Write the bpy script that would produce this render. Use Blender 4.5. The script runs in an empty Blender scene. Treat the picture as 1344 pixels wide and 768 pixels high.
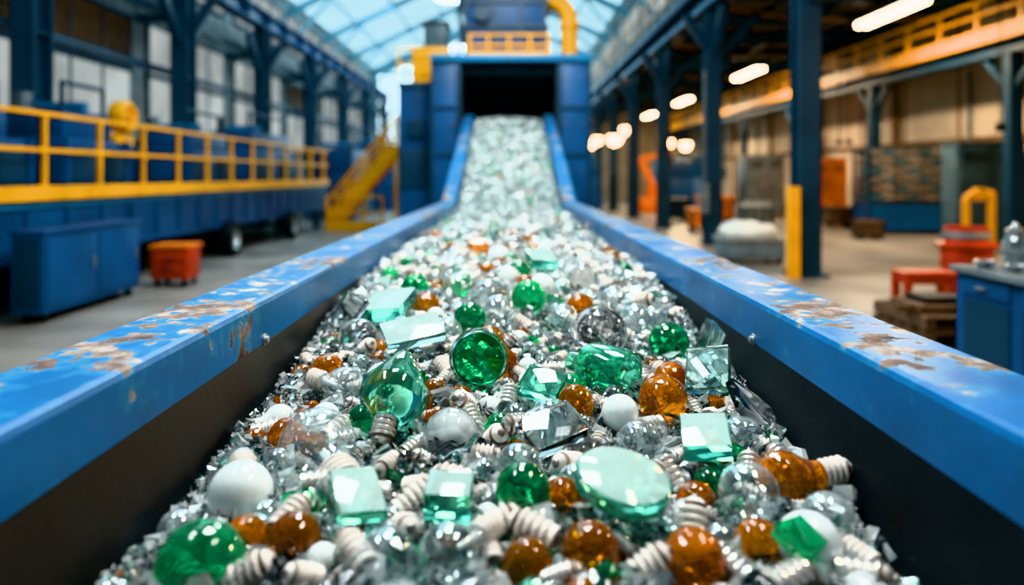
import bpy, bmesh, math, random
import numpy as np
from mathutils import Vector, Matrix, Euler, noise

R = random.Random(11)
CZ = 1.8
scene = bpy.context.scene

# ------------------------------------------------------------------ materials
def newmat(name):
    m = bpy.data.materials.new(name); m.use_nodes = True
    nt = m.node_tree; nt.nodes.clear()
    out = nt.nodes.new('ShaderNodeOutputMaterial')
    return m, nt, out

def N(nt, t, **kw):
    n = nt.nodes.new(t)
    for k, v in kw.items():
        if k in n.inputs: n.inputs[k].default_value = v
        else: setattr(n, k, v)
    return n

def ramp(nt, src, stops):
    r = nt.nodes.new('ShaderNodeValToRGB')
    els = r.color_ramp.elements
    while len(els) < len(stops): els.new(0.5)
    for e, (p, c) in zip(els, stops):
        e.position = p; e.color = (*c, 1) if len(c) == 3 else c
    nt.links.new(src, r.inputs[0])
    return r

def pbr(name, col, rough=0.5, metal=0.0, var=0.25, scale=3.0, bump=0.05, bscale=40, trans=0.0, ior=1.45, coat=0.0, spec=0.5):
    m, nt, out = newmat(name)
    L = nt.links
    tc = N(nt, 'ShaderNodeTexCoord')
    ns = N(nt, 'ShaderNodeTexNoise'); ns.inputs['Scale'].default_value = scale; ns.inputs['Detail'].default_value = 5
    L.new(tc.outputs['Object'], ns.inputs['Vector'])
    lo = tuple(c * (1 - var) for c in col); hi = tuple(min(1, c * (1 + var * 0.6)) for c in col)
    r = ramp(nt, ns.outputs['Fac'], [(0.3, lo), (0.7, hi)])
    p = N(nt, 'ShaderNodeBsdfPrincipled')
    p.inputs['Roughness'].default_value = rough; p.inputs['Metallic'].default_value = metal
    p.inputs['IOR'].default_value = ior; p.inputs['Transmission Weight'].default_value = trans
    p.inputs['Coat Weight'].default_value = coat; p.inputs['Specular IOR Level'].default_value = spec
    L.new(r.outputs[0], p.inputs['Base Color'])
    if bump > 0:
        n2 = N(nt, 'ShaderNodeTexNoise'); n2.inputs['Scale'].default_value = bscale; n2.inputs['Detail'].default_value = 4
        L.new(tc.outputs['Object'], n2.inputs['Vector'])
        b = N(nt, 'ShaderNodeBump'); b.inputs['Strength'].default_value = bump; b.inputs['Distance'].default_value = 0.02
        L.new(n2.outputs['Fac'], b.inputs['Height']); L.new(b.outputs[0], p.inputs['Normal'])
    L.new(p.outputs[0], out.inputs[0])
    return m

def emit(name, col, strength, var=0.15, scale=0.6):
    m, nt, out = newmat(name)
    tc = N(nt, 'ShaderNodeTexCoord'); ns = N(nt, 'ShaderNodeTexNoise'); ns.inputs['Scale'].default_value = scale
    nt.links.new(tc.outputs['Object'], ns.inputs['Vector'])
    r = ramp(nt, ns.outputs['Fac'], [(0.35, tuple(c * (1 - var) for c in col)), (0.65, col)])
    e = N(nt, 'ShaderNodeEmission'); e.inputs['Strength'].default_value = strength
    nt.links.new(r.outputs[0], e.inputs['Color']); nt.links.new(e.outputs[0], out.inputs[0])
    return m

def chipped_paint(name, col):
    m, nt, out = newmat(name); L = nt.links
    tc = N(nt, 'ShaderNodeTexCoord')
    geo = N(nt, 'ShaderNodeNewGeometry')
    n1 = N(nt, 'ShaderNodeTexNoise'); n1.inputs['Scale'].default_value = 2.6; n1.inputs['Detail'].default_value = 8; n1.inputs['Roughness'].default_value = .65
    L.new(tc.outputs['Object'], n1.inputs['Vector'])
    base = ramp(nt, n1.outputs['Fac'], [(0.3, tuple(c * 0.6 for c in col)), (0.7, tuple(min(1, c * 1.25) for c in col))])
    n2 = N(nt, 'ShaderNodeTexNoise'); n2.inputs['Scale'].default_value = 3.4; n2.inputs['Detail'].default_value = 8; n2.inputs['Roughness'].default_value = 0.62
    L.new(tc.outputs['Object'], n2.inputs['Vector'])
    n2b = N(nt, 'ShaderNodeTexNoise'); n2b.inputs['Scale'].default_value = 22; n2b.inputs['Detail'].default_value = 6
    L.new(tc.outputs['Object'], n2b.inputs['Vector'])
    mul = N(nt, 'ShaderNodeMath', operation='MULTIPLY_ADD'); mul.inputs[1].default_value = 0.42
    L.new(n2b.outputs['Fac'], mul.inputs[0]); L.new(n2.outputs['Fac'], mul.inputs[2])
    sep = N(nt, 'ShaderNodeSeparateXYZ'); L.new(geo.outputs['Normal'], sep.inputs[0])
    up = N(nt, 'ShaderNodeMath', operation='MULTIPLY_ADD'); up.inputs[1].default_value = 0.085
    L.new(sep.outputs['Z'], up.inputs[0]); L.new(mul.outputs[0], up.inputs[2])
    sp = N(nt, 'ShaderNodeSeparateXYZ'); L.new(geo.outputs['Position'], sp.inputs[0])
    mr = N(nt, 'ShaderNodeMapRange'); mr.inputs[1].default_value = 1.2; mr.inputs[2].default_value = 4.0; L.new(sp.outputs['Y'], mr.inputs[0])
    wr = N(nt, 'ShaderNodeMath', operation='MULTIPLY_ADD'); wr.inputs[1].default_value = 0.03
    L.new(mr.outputs[0], wr.inputs[0]); L.new(up.outputs[0], wr.inputs[2])
    mask = ramp(nt, wr.outputs[0], [(0.878, (0, 0, 0)), (0.888, (1, 1, 1))])
    edge = ramp(nt, wr.outputs[0], [(0.79, (0, 0, 0)), (0.88, (1, 1, 1))])
    n3 = N(nt, 'ShaderNodeTexNoise'); n3.inputs['Scale'].default_value = 9; n3.inputs['Detail'].default_value = 9; n3.inputs['Roughness'].default_value = .7
    L.new(tc.outputs['Object'], n3.inputs['Vector'])
    rust = ramp(nt, n3.outputs['Fac'], [(0.34, (0.03, 0.014, 0.010)), (0.47, (0.12, 0.075, 0.055)), (0.56, (0.24, 0.20, 0.17)), (0.7, (0.38, 0.37, 0.35))])
    mixe = N(nt, 'ShaderNodeMixRGB'); mixe.inputs[2].default_value = (0.04, 0.27, 0.42, 1)
    es = N(nt, 'ShaderNodeMath', operation='MULTIPLY'); es.inputs[1].default_value = 0.5
    L.new(edge.outputs[0], es.inputs[0]); L.new(es.outputs[0], mixe.inputs[0]); L.new(base.outputs[0], mixe.inputs[1])
    mix = N(nt, 'ShaderNodeMixRGB'); L.new(mask.outputs[0], mix.inputs[0]); L.new(mixe.outputs[0], mix.inputs[1]); L.new(rust.outputs[0], mix.inputs[2])
    p = N(nt, 'ShaderNodeBsdfPrincipled')
    L.new(mix.outputs[0], p.inputs['Base Color'])
    rr = ramp(nt, mask.outputs[0], [(0, (0.36,) * 3), (1, (0.8,) * 3)]); L.new(rr.outputs[0], p.inputs['Roughness'])
    p.inputs['Specular IOR Level'].default_value = .4
    b = N(nt, 'ShaderNodeBump'); b.invert = True; b.inputs['Strength'].default_value = 0.5; b.inputs['Distance'].default_value = 0.004
    add = N(nt, 'ShaderNodeMath', operation='MULTIPLY_ADD'); add.inputs[1].default_value = 0.2
    L.new(n2b.outputs['Fac'], add.inputs[0]); L.new(mask.outputs[0], add.inputs[2])
    L.new(add.outputs[0], b.inputs['Height']); L.new(b.outputs[0], p.inputs['Normal'])
    L.new(p.outputs[0], out.inputs[0])
    return m

def glass(name, col, rough=0.02, ior=1.45, crackle=0.0, cscale=60, frost=0.0):
    m, nt, out = newmat(name); L = nt.links
    tc = N(nt, 'ShaderNodeTexCoord')
    ns = N(nt, 'ShaderNodeTexNoise'); ns.inputs['Scale'].default_value = 9; L.new(tc.outputs['Object'], ns.inputs['Vector'])
    r = ramp(nt, ns.outputs['Fac'], [(0.3, tuple(c * 0.85 for c in col)), (0.7, tuple(min(1, c * 1.1) for c in col))])
    p = N(nt, 'ShaderNodeBsdfPrincipled')
    p.inputs['Roughness'].default_value = rough; p.inputs['IOR'].default_value = ior
    p.inputs['Transmission Weight'].default_value = 1 - frost
    L.new(r.outputs[0], p.inputs['Base Color'])
    if crackle > 0:
        v = N(nt, 'ShaderNodeTexVoronoi'); v.inputs['Scale'].default_value = cscale
        L.new(tc.outputs['Object'], v.inputs['Vector'])
        b = N(nt, 'ShaderNodeBump'); b.inputs['Strength'].default_value = crackle; b.inputs['Distance'].default_value = 0.006
        L.new(v.outputs['Distance'], b.inputs['Height']); L.new(b.outputs[0], p.inputs['Normal'])
    L.new(p.outputs[0], out.inputs[0])
    return m

def thin_glass(name, col, refl=1.0):
    m, nt, out = newmat(name); L = nt.links
    tc = N(nt, 'ShaderNodeTexCoord')
    ns = N(nt, 'ShaderNodeTexNoise'); ns.inputs['Scale'].default_value = 14; ns.inputs['Detail'].default_value = 5
    L.new(tc.outputs['Object'], ns.inputs['Vector'])
    lw = N(nt, 'ShaderNodeLayerWeight'); lw.inputs['Blend'].default_value = 0.4
    f = ramp(nt, lw.outputs['Facing'], [(0.0, (0.12,) * 3), (0.5, (0.24,) * 3), (1.0, (0.95,) * 3)])
    tr = N(nt, 'ShaderNodeBsdfTransparent'); tr.inputs[0].default_value = (*col, 1)
    gl = N(nt, 'ShaderNodeBsdfGlossy'); gl.inputs['Roughness'].default_value = 0.02; gl.inputs[0].default_value = (0.92, 0.98, 1, 1)
    b = N(nt, 'ShaderNodeBump'); b.inputs['Strength'].default_value = 0.06; b.inputs['Distance'].default_value = 0.01
    L.new(ns.outputs['Fac'], b.inputs['Height']); L.new(b.outputs[0], gl.inputs['Normal'])
    mx = N(nt, 'ShaderNodeMixShader'); L.new(f.outputs[0], mx.inputs[0]); L.new(tr.outputs[0], mx.inputs[1]); L.new(gl.outputs[0], mx.inputs[2])
    df = N(nt, 'ShaderNodeBsdfDiffuse'); df.inputs[0].default_value = (0.78, 0.88, 0.88, 1)
    dr = ramp(nt, ns.outputs['Fac'], [(0.45, (0.03,) * 3), (0.75, (0.2,) * 3)])
    m2 = N(nt, 'ShaderNodeMixShader'); L.new(dr.outputs[0], m2.inputs[0]); L.new(mx.outputs[0], m2.inputs[1]); L.new(df.outputs[0], m2.inputs[2])
    L.new(m2.outputs[0], out.inputs[0])
    return m

def cullet(name):
    m, nt, out = newmat(name); L = nt.links
    tc = N(nt, 'ShaderNodeTexCoord')
    v = N(nt, 'ShaderNodeTexVoronoi'); v.inputs['Scale'].default_value = 70; L.new(tc.outputs['Object'], v.inputs['Vector'])
    r = ramp(nt, v.outputs['Color'], [(0.12, (0.02, 0.045, 0.045)), (0.5, (0.24, 0.34, 0.33)), (0.88, (0.80, 0.90, 0.88))])
    p = N(nt, 'ShaderNodeBsdfPrincipled'); p.inputs['Roughness'].default_value = 0.10
    L.new(r.outputs[0], p.inputs['Base Color'])
    b = N(nt, 'ShaderNodeBump'); b.inputs['Strength'].default_value = 1; b.inputs['Distance'].default_value = 0.02
    L.new(v.outputs['Distance'], b.inputs['Height']); L.new(b.outputs[0], p.inputs['Normal'])
    L.new(p.outputs[0], out.inputs[0]); return m

def wallpanel(name, col, seam, gap=1.2, axis='Y', rough=0.7):
    m, nt, out = newmat(name); L = nt.links
    tc = N(nt, 'ShaderNodeTexCoord')
    w = N(nt, 'ShaderNodeTexWave'); w.wave_type = 'BANDS'; w.bands_direction = axis; w.inputs['Scale'].default_value = 0.31416 / gap
    L.new(tc.outputs['Object'], w.inputs['Vector'])
    ns = N(nt, 'ShaderNodeTexNoise'); ns.inputs['Scale'].default_value = 0.8; ns.inputs['Detail'].default_value = 8; L.new(tc.outputs['Object'], ns.inputs['Vector'])
    c = ramp(nt, ns.outputs['Fac'], [(0.3, tuple(x * 0.65 for x in col)), (0.7, col)])
    s = ramp(nt, w.outputs['Fac'], [(0.0, (1, 1, 1)), (0.02, (0, 0, 0))])
    mx = N(nt, 'ShaderNodeMixRGB'); L.new(s.outputs[0], mx.inputs[0]); L.new(c.outputs[0], mx.inputs[1]); mx.inputs[2].default_value = (*seam, 1)
    p = N(nt, 'ShaderNodeBsdfPrincipled'); p.inputs['Roughness'].default_value = rough
    L.new(mx.outputs[0], p.inputs['Base Color']); L.new(p.outputs[0], out.inputs[0]); return m

M = {}
M['rail'] = chipped_paint('chipped_blue_paint', (0.0004, 0.108, 0.29))
M['blue'] = pbr('machine_blue_paint', (0.003, 0.060, 0.17), 0.45, var=0.35, scale=1.2)
M['blue_lt'] = pbr('light_blue_steel', (0.015, 0.15, 0.30), 0.45, var=0.3, scale=1.0)
M['navy'] = pbr('navy_steel', (0.005, 0.038, 0.075), 0.5, var=0.4, scale=1.0)
M['truss'] = pbr('pale_blue_truss_paint', (0.20, 0.50, 0.64), 0.5, var=0.3, scale=1.0)
M['yellow'] = pbr('safety_yellow_paint', (0.90, 0.40, 0.008), 0.45, var=0.2, scale=2.0)
M['orange'] = pbr('orange_paint', (0.75, 0.18, 0.01), 0.45, var=0.3)
M['red'] = pbr('red_paint', (0.45, 0.045, 0.012), 0.4, var=0.35, scale=4)
M['black'] = pbr('black_rubber', (0.004, 0.005, 0.006), 0.42, var=0.5, scale=6, bump=0.06, spec=.25)
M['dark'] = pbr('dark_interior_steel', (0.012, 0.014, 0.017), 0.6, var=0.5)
M['grey'] = pbr('grey_steel', (0.16, 0.20, 0.22), 0.45, metal=0.3, var=0.3)
M['dgrey'] = pbr('slate_grey_paint', (0.06, 0.105, 0.13), 0.45, var=0.3)
M['ltgrey'] = pbr('galvanised_steel', (0.45, 0.47, 0.47), 0.35, metal=0.7, var=0.3)
M['brown'] = pbr('rusty_brown', (0.14, 0.08, 0.045), 0.8, var=0.5, scale=5)
M['wood'] = pbr('pallet_wood', (0.12, 0.07, 0.042), 0.8, var=0.5, scale=9)
M['crate'] = pbr('taupe_parts_bin', (0.15, 0.125, 0.11), 0.6, var=0.4, scale=5)
M['white'] = pbr('white_sack_cloth', (0.7, 0.68, 0.62), 0.9, var=0.2, bump=0.3, bscale=12)
M['floor'] = pbr('worn_concrete', (0.24, 0.215, 0.19), 0.38, var=0.5, scale=0.7, bump=0.08, bscale=14)
M['roof'] = wallpanel('roof_sheet', (0.55, 0.78, 0.85), (0.20, 0.35, 0.42), 1.0, 'Y')
M['lwall'] = wallpanel('left_wall_cladding', (0.34, 0.37, 0.37), (0.06, 0.08, 0.1), 1.1, 'Y')
M['rwall'] = wallpanel('right_wall_plaster', (0.60, 0.49, 0.37), (0.16, 0.10, 0.06), 3.0, 'Y')
M['rceil'] = pbr('dark_ceiling', (0.05, 0.036, 0.028), 0.7, var=0.4)
M['louver'] = pbr('brown_louver', (0.22, 0.15, 0.10), 0.7, var=0.3)
M['win'] = emit('daylight_pane', (0.70, 0.77, 0.76), 0.66, 0.4, 0.5)
M['skylight'] = emit('skylight_pane', (0.50, 0.82, 0.95), 1.5, .25)
M['farwin'] = emit('far_daylight_pane', (0.62, 0.90, 1.0), 3.4, 0.15, 0.1)
M['tube'] = emit('lamp_tube', (1.0, 0.84, 0.58), 20, 0.0)
M['warmlamp'] = emit('warm_lamp', (1.0, 0.66, 0.30), 28, 0.0)
M['coollamp'] = emit('cool_lamp', (0.8, 0.95, 1.0), 16, 0.0)
M['porcelain'] = pbr('bulb_socket_porcelain', (0.84, 0.77, 0.70), 0.28, var=0.25, scale=18, bump=0.2, bscale=90, coat=.3)
M['capmetal'] = pbr('bulb_cap_metal', (0.82, 0.79, 0.74), 0.22, metal=0.75, var=0.2, scale=20, bump=0.1, bscale=90)
M['groove'] = pbr('bulb_thread_shade', (0.25, 0.19, 0.15), 0.5, var=0.5, scale=20)  # shade in the thread recesses, painted as a darker colour
M['contact'] = pbr('solder_contact', (0.25, 0.22, 0.2), 0.4, metal=0.8)
M['milky'] = pbr('milky_glass', (0.74, 0.80, 0.78), 0.08, var=0.2, scale=12, bump=0.02, coat=0.6)
M['g_clear'] = glass('clear_glass', (0.97, 1.0, 1.0), 0.0)
M['g_crack'] = glass('crackled_clear_glass', (0.97, 1.0, 1.0), 0.01, crackle=0.25, cscale=38, frost=.03)
M['g_frost'] = glass('frosted_glass', (0.90, 0.99, 0.98), 0.08, frost=0.28)
M['g_teal'] = glass('pale_green_glass', (0.66, 0.96, 0.88), 0.01, frost=.02)
M['g_green'] = glass('green_bottle_glass', (0.03, 0.58, 0.21), 0.02, crackle=0.12, cscale=45, frost=.05)
M['g_slab'] = glass('sea_green_slab_glass', (0.26, 0.88, 0.64), 0.01, crackle=0.03, cscale=25, frost=0.05)
M['g_sheen'] = glass('painted_sheen_glass', (0.72, 0.95, 0.87), 0.07, frost=0.34)  # overhead reflection on block tops, painted as paler, milkier glass
M['g_amber'] = glass('amber_glass', (0.92, 0.27, 0.012), 0.02, crackle=0.26, cscale=60, frost=0.10)
M['thin'] = thin_glass('blown_clear_glass', (0.96, 0.99, 0.99))
M['cullet'] = cullet('crushed_cullet')

# ------------------------------------------------------------------ mesh builder
def bm_t(fn):
    bm = bmesh.new(); fn(bm)
    bm.verts.ensure_lookup_table(); bm.verts.index_update()
    v = np.array([q.co[:] for q in bm.verts]); f = [tuple(x.index for x in q.verts) for q in bm.faces]
    bm.free(); return v, f

_bc = {}
def box_t(sx, sy, sz, bev=0.0):
    key = (round(sx, 4), round(sy, 4), round(sz, 4), bev)
    if key not in _bc:
        def fn(bm):
            bmesh.ops.create_cube(bm, size=1)
            bmesh.ops.scale(bm, vec=(sx, sy, sz), verts=bm.verts)
            if bev > 0: bmesh.ops.bevel(bm, geom=bm.edges[:], offset=bev, segments=2, affect='EDGES', profile=0.6)
        _bc[key] = bm_t(fn)
    return _bc[key]

def lathe_t(prof, seg=16):
    vs = []; fs = []; rows = []
    for (r, z) in prof:
        if r < 1e-5: rows.append([len(vs)]); vs.append((0, 0, z))
        else:
            rows.append(list(range(len(vs), len(vs) + seg)))
            for i in range(seg):
                a = 2 * math.pi * i / seg; vs.append((r * math.cos(a), r * math.sin(a), z))
    for a, b in zip(rows, rows[1:]):
        if len(a) == 1 and len(b) == 1: continue
        for i in range(seg):
            j = (i + 1) % seg
            if len(a) == 1: fs.append((a[0], b[j], b[i]))
            elif len(b) == 1: fs.append((a[i], a[j], b[0]))
            else: fs.append((a[i], a[j], b[j], b[i]))
    return np.array(vs), fs

class Mesher:
    def __init__(s, name): s.name = name; s.v = []; s.f = []; s.m = []; s.s = []; s.mats = []; s.n = 0
    def mi(s, mat):
        mat = M[mat]
        if mat not in s.mats: s.mats.append(mat)
        return s.mats.index(mat)
    def add(s, v, f, mat, mtx=None, smooth=False):
        v = np.asarray(v, float)
        if mtx is not None:
            A = np.array(mtx); v = v @ A[:3, :3].T + A[:3, 3]
        n = s.n
        if isinstance(mat, list): s.m.extend([s.mi(q) for q in mat])
        else: s.m.extend([s.mi(mat)] * len(f))
        s.v.append(v); s.f.extend([tuple(i + n for i in q) for q in f])
        s.s.extend([smooth] * len(f)); s.n += len(v)
    def box(s, x0, x1, y0, y1, z0, z1, mat, bev=0.0):
        v, f = box_t(abs(x1 - x0), abs(y1 - y0), abs(z1 - z0), bev)
        s.add(v, f, mat, Matrix.Translation(((x0 + x1) / 2, (y0 + y1) / 2, (z0 + z1) / 2)))
    def beam(s, a, b, w, h, mat):
        a = Vector(a); b = Vector(b); d = b - a
        q = d.to_track_quat('Y', 'Z'); v, f = box_t(w, d.length, h)
        s.add(v, f, mat, Matrix.Translation((a + b) / 2) @ q.to_matrix().to_4x4())
    def cyl(s, a, b, r, mat, seg=14, r2=None):
        a = Vector(a); b = Vector(b); d = b - a; r2 = r if r2 is None else r2
        v, f = lathe_t([(0, 0), (r, 0), (r2, d.length), (0, d.length)], seg)
        s.add(v, f, mat, Matrix.Translation(a) @ d.to_track_quat('Z', 'Y').to_matrix().to_4x4(), True)
    def lathe(s, prof, mat, mtx, seg=24): v, f = lathe_t(prof, seg); s.add(v, f, mat, mtx, True)
    def tube(s, pts, r, mat, seg=10):
        for a, b in zip(pts, pts[1:]): s.cyl(a, b, r, mat, seg)
        for p in pts[1:-1]:
            v, f = lathe_t([(r * math.sin(t), -r * math.cos(t)) for t in np.linspace(0, math.pi, 7)], seg)
            s.add(v, f, mat, Matrix.Translation(p), True)
    def ibeam(s, a, b, w, h, mat, t=0.04):
        a = Vector(a); b = Vector(b)
        up = Vector((0, 0, h / 2 - t / 2))
        s.beam(a + up, b + up, w, t, mat); s.beam(a - up, b - up, w, t, mat); s.beam(a, b, t, h, mat)
    def done(s, parent=None, sharp=40, origin=True):
        V = np.concatenate(s.v)
        if origin:
            c = np.array([(V[:, 0].min() + V[:, 0].max()) / 2, (V[:, 1].min() + V[:, 1].max()) / 2, V[:, 2].min()])
        else: c = np.zeros(3)
        me = bpy.data.meshes.new(s.name); me.from_pydata((V - c).tolist(), [], s.f)
        for m in s.mats: me.materials.append(m)
        me.polygons.foreach_set('material_index', s.m); me.polygons.foreach_set('use_smooth', s.s); me.update()
        if any(s.s) and sharp:
            try: me.set_sharp_from_angle(angle=math.radians(sharp))
            except Exception: pass
        o = bpy.data.objects.new(s.name, me); o.location = c; scene.collection.objects.link(o)
        if parent:
            o.parent = parent; o.location = Vector(c) - parent.location
        return o

def empty(name, loc=(0, 0, 0)):
    e = bpy.data.objects.new(name, None); e.location = loc; scene.collection.objects.link(e); return e

# ------------------------------------------------------------------ room shell
YF, YB = 56.0, -6.0
XL, XR, XM = -10.4, 13.4, 5.6
g = Mesher('floor'); g.box(XL - .3, XR + .3, YB, YF, -0.2, 0, 'floor'); g.done()

EZ, RZ, XRID = 9.6, 13.2, -2.4
g = Mesher('wall_left'); g.box(XL - .25, XL, YB, YF, 0, EZ, 'lwall'); g.done()
k = 0
for y0 in [0.9 + 6.6 * i for i in range(0, 8)]:
    k += 1
    g = Mesher('window_%d' % k)
    a, b = y0 + 0.5, y0 + 6.1
    for (z0, z1, mt) in ((2.9, 4.6, 'win'), (4.75, 6.1, 'win' if k % 3 else 'louver'), (7.6, 9.2, 'win')):
        g.box(XL + .003, XL + 0.05, a, b, z0, z1, mt)
        g.box(XL, XL + .1, a - .08, b + .08, z0 - .09, z0, 'navy'); g.box(XL, XL + .1, a - .08, b + .08, z1, z1 + .09, 'navy')
        for j in range(5):
            yy = a + (b - a) * j / 4; g.box(XL, XL + .1, yy - .03, yy + .03, z0, z1, 'grey')
        if mt == 'louver':
            for j in range(8):
                zz = z0 + (z1 - z0) * (j + .5) / 8; g.box(XL + .02, XL + .12, a, b, zz - .03, zz + .03, 'brown')
    g.done()

g = Mesher('wall_right'); g.box(XR, XR + .25, YB, YF, 0, 6.8, 'rwall')
for i in range(10):
    y = YB + i * 6.1 + 1; g.box(XR - .12, XR, y - .15, y + .15, 0, 6.7, 'brown')
g.box(XR - .08, XR, YB, YF, 2.75, 2.9, 'brown'); g.box(XR - .08, XR, YB, YF, 0, .4, 'brown')
for y in np.arange(15, 50, 6.1):
    g.box(XR - .2, XR, y, y + .5, 1.6, 2.3, 'dgrey', .01); g.cyl((XR - .1, y + .25, 2.3), (XR - .1, y + .25, 4.8), .05, 'grey', 8)
g.done()

g = Mesher('wall_far')
g.box(XL, XM, YF, YF + .25, 0, EZ, 'roof'); g.add([(XL, YF, EZ), (XM, YF, EZ), (XRID, YF, RZ), (XL, YF + .25, EZ), (XM, YF + .25, EZ), (XRID, YF + .25, RZ)], [(0, 1, 2), (5, 4, 3), (0, 3, 4, 1), (1, 4, 5, 2), (2, 5, 3, 0)], 'roof')
g.box(XM, XR, YF, YF + .25, 0, 6.8, 'rwall'); g.done()
k += 1
g = Mesher('window_%d' % k); g.box(XL + .5, 5.0, YF - .06, YF - .003, 1.2, 9.4, 'farwin')
g.add([(XL + 1.5, YF - .01, 9.6), (4.2, YF - .01, 9.6), (XRID, YF - .01, 12.6)], [(0, 1, 2)], 'farwin')
for j in range(6): xx = XL + .5 + j * 2.98; g.box(xx - .04, xx + .04, YF - .14, YF - .02, 1.2, 9.4, 'truss')
for z in (1.2, 5.4, 9.4): g.box(XL + .5, 5.0, YF - .14, YF - .02, z - .05, z + .05, 'truss')
g.done()

g = Mesher('wall_clerestory'); g.box(XM, XM + .2, YB, YF, 6.86, EZ, 'lwall')
for i in range(9):
    y = 1 + i * 6.1; g.box(XM - .03, XM - .003, y + .6, y + 5.5, 7.9, 9.2, 'win')
g.done()
g = Mesher('ceiling')
def roofpt(x):
    return EZ + (RZ - EZ) * ((x - XL) / (XRID - XL) if x < XRID else (XM - x) / (XM - XRID))
for (xa, xb) in ((XL, XRID), (XM, XRID)):
    za, zb = roofpt(xa), roofpt(xb)
    v = [(xa, YB, za), (xb, YB, zb), (xb, YF, zb), (xa, YF, za)]
    v += [(p[0], p[1], p[2] + .15) for p in v]
    g.add(v, [(0, 1, 2, 3), (7, 6, 5, 4), (0, 4, 5, 1), (2, 6, 7, 3), (1, 5, 6, 2), (3, 7, 4, 0)], 'roof')
    for y in np.arange(2, YF - 5, 6.6):
        far = y > 20
        x0 = xa + (xb - xa) * (.06 if far else .35); x1 = xa + (xb - xa) * (.98 if far else .8)  # far panes enlarged so their glow makes the roof paler
        z0, z1 = roofpt(x0) - .02, roofpt(x1) - .02
        ya, yb = (y + .0, y + 6.3) if far else (y + 1.2, y + 4.6)
        g.add([(x0, ya, z0), (x1, ya, z1), (x1, yb, z1), (x0, yb, z0)], [(0, 1, 2, 3)], 'skylight')
ceil_o = g.done()
g = Mesher('mezzanine_ceiling'); g.box(XM - .6, XR, YB, YF, 6.72, 6.85, 'rceil')
for y in np.arange(YB + 1, YF, 3.05): g.box(XM, XR, y - .1, y + .1, 6.32, 6.72, 'navy')
for x in (7.6, 9.2, 10.9, 12.4): g.box(x - .07, x + .07, YB, YF, 6.48, 6.72, 'navy')
for y in np.arange(YB + 2.5, YF, 6.1): g.tube([(XM + .3, y, 6.5), (8.4, y, 6.2), (11.2, y, 6.2), (XR - .1, y, 6.5)], .05, 'brown', 8)
mezo = g.done()

g = Mesher('roof_truss')
for i in range(9):
    y = .9 + 6.6 * i
    pl = (XL + .2, y, EZ - .4); pr = (XM - .1, y, EZ - .4); pt = (XRID, y, RZ - .35)
    g.ibeam(pl, pt, .2, .35, 'truss'); g.ibeam(pr, pt, .2, .35, 'truss')
    g.beam((XL + .2, y, EZ - 1.9), (XL + 2.6, y, roofpt(XL + 2.6) - .5), .14, .14, 'truss')
    g.beam((XM - .2, y, EZ - 1.9), (XM - 2.4, y, roofpt(XM - 2.4) - .5), .14, .14, 'truss')
for x in (-8.5, -6.4, -4.3, -.4, 1.6, 3.6):
    g.beam((x, YB, roofpt(x) - .2), (x, YF - .2, roofpt(x) - .2), .1, .16, 'truss')
g.done()

for i, y in enumerate([14.1 + 6.6 * j for j in range(-2, 7)]):
    g = Mesher('steel_column')
    X = -9.1; hw = .23
    g.box(X - hw, X + hw, y - .3, y - .24, 0, 7.2, 'navy'); g.box(X - hw, X + hw, y + .24, y + .3, 0, 7.2, 'navy')
    g.box(X - .04, X + .04, y - .24, y + .24, 0, 7.2, 'navy')
    g.box(X - .35, X + .35, y - .42, y + .42, 0, .06, 'navy')
    g.beam((X, y + .2, 5.4), (X, y + 1.5, 6.7), .2, .22, 'navy'); g.beam((X, y - .2, 5.4), (X, y - 1.5, 6.7), .2, .22, 'navy')
    g.beam((X + .2, y, 5.8), (X + .8, y, 6.7), .2, .2, 'navy')
    g.box(X - 1.3, X - .2, y - .08, y + .08, 6.1, 6.3, 'navy')
    for z in (1.5, 3, 4.5): g.box(X - hw + .02, X + hw - .02, y - .24, y + .24, z, z + .04, 'navy')
    g.done()
g = Mesher('crane_runway_beam')
g.ibeam((-9.1, YB, 7.5), (-9.1, YF - .1, 7.5), .5, .6, 'blue'); g.box(-9.15, -9.05, YB, YF - .1, 7.8, 7.9, 'grey')
for y in np.arange(YB + .5, YF, 2.2): g.box(-9.25, -8.86, y - .03, y + .03, 7.22, 7.78, 'blue')
g.done()
g = Mesher('wall_girt_beam')
for z in (2.6, 4.68, 6.3): g.box(-9.6, -9.45, YB, YF - .1, z - .08, z + .08, 'navy')
g.done()

RC = [13.2 + 6.1 * j for j in range(0, 7)]
for i, y in enumerate(RC):
    g = Mesher('steel_column')
    X = 5.3; hw = .20
    g.box(X - hw, X + hw, y - .2, y - .15, 0, 6.1, 'navy'); g.box(X - hw, X + hw, y + .15, y + .2, 0, 6.1, 'navy')
    g.box(X - .04, X + .04, y - .16, y + .16, 0, 6.1, 'navy'); g.box(X - .3, X + .3, y - .3, y + .3, 0, .06, 'navy')
    g.beam((X, y + .2, 4.9), (X, y + 1.1, 6.0), .18, .2, 'navy'); g.beam((X, y - .2, 4.9), (X, y - 1.1, 6.0), .18, .2, 'navy')
    g.beam((X + .2, y, 4.9), (X + 1.2, y, 6.0), .18, .2, 'navy'); g.beam((X - .2, y, 5.2), (X - .7, y, 6.0), .18, .2, 'navy')
    if i in (0, 5): g.box(X - .44, X - .24, y - .38, y - .24, 0.0, 1.6, 'yellow', .01)
    if i == 1: g.box(X - .36, X - .16, y - .42, y - .2, .8, 1.6, 'grey', .02); g.cyl((X - .28, y - .3, 1.6), (X - .28, y - .3, 4.5), .03, 'grey', 8)
    g.done()
g = Mesher('mezzanine_edge_beam')
X = 5.3
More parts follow.
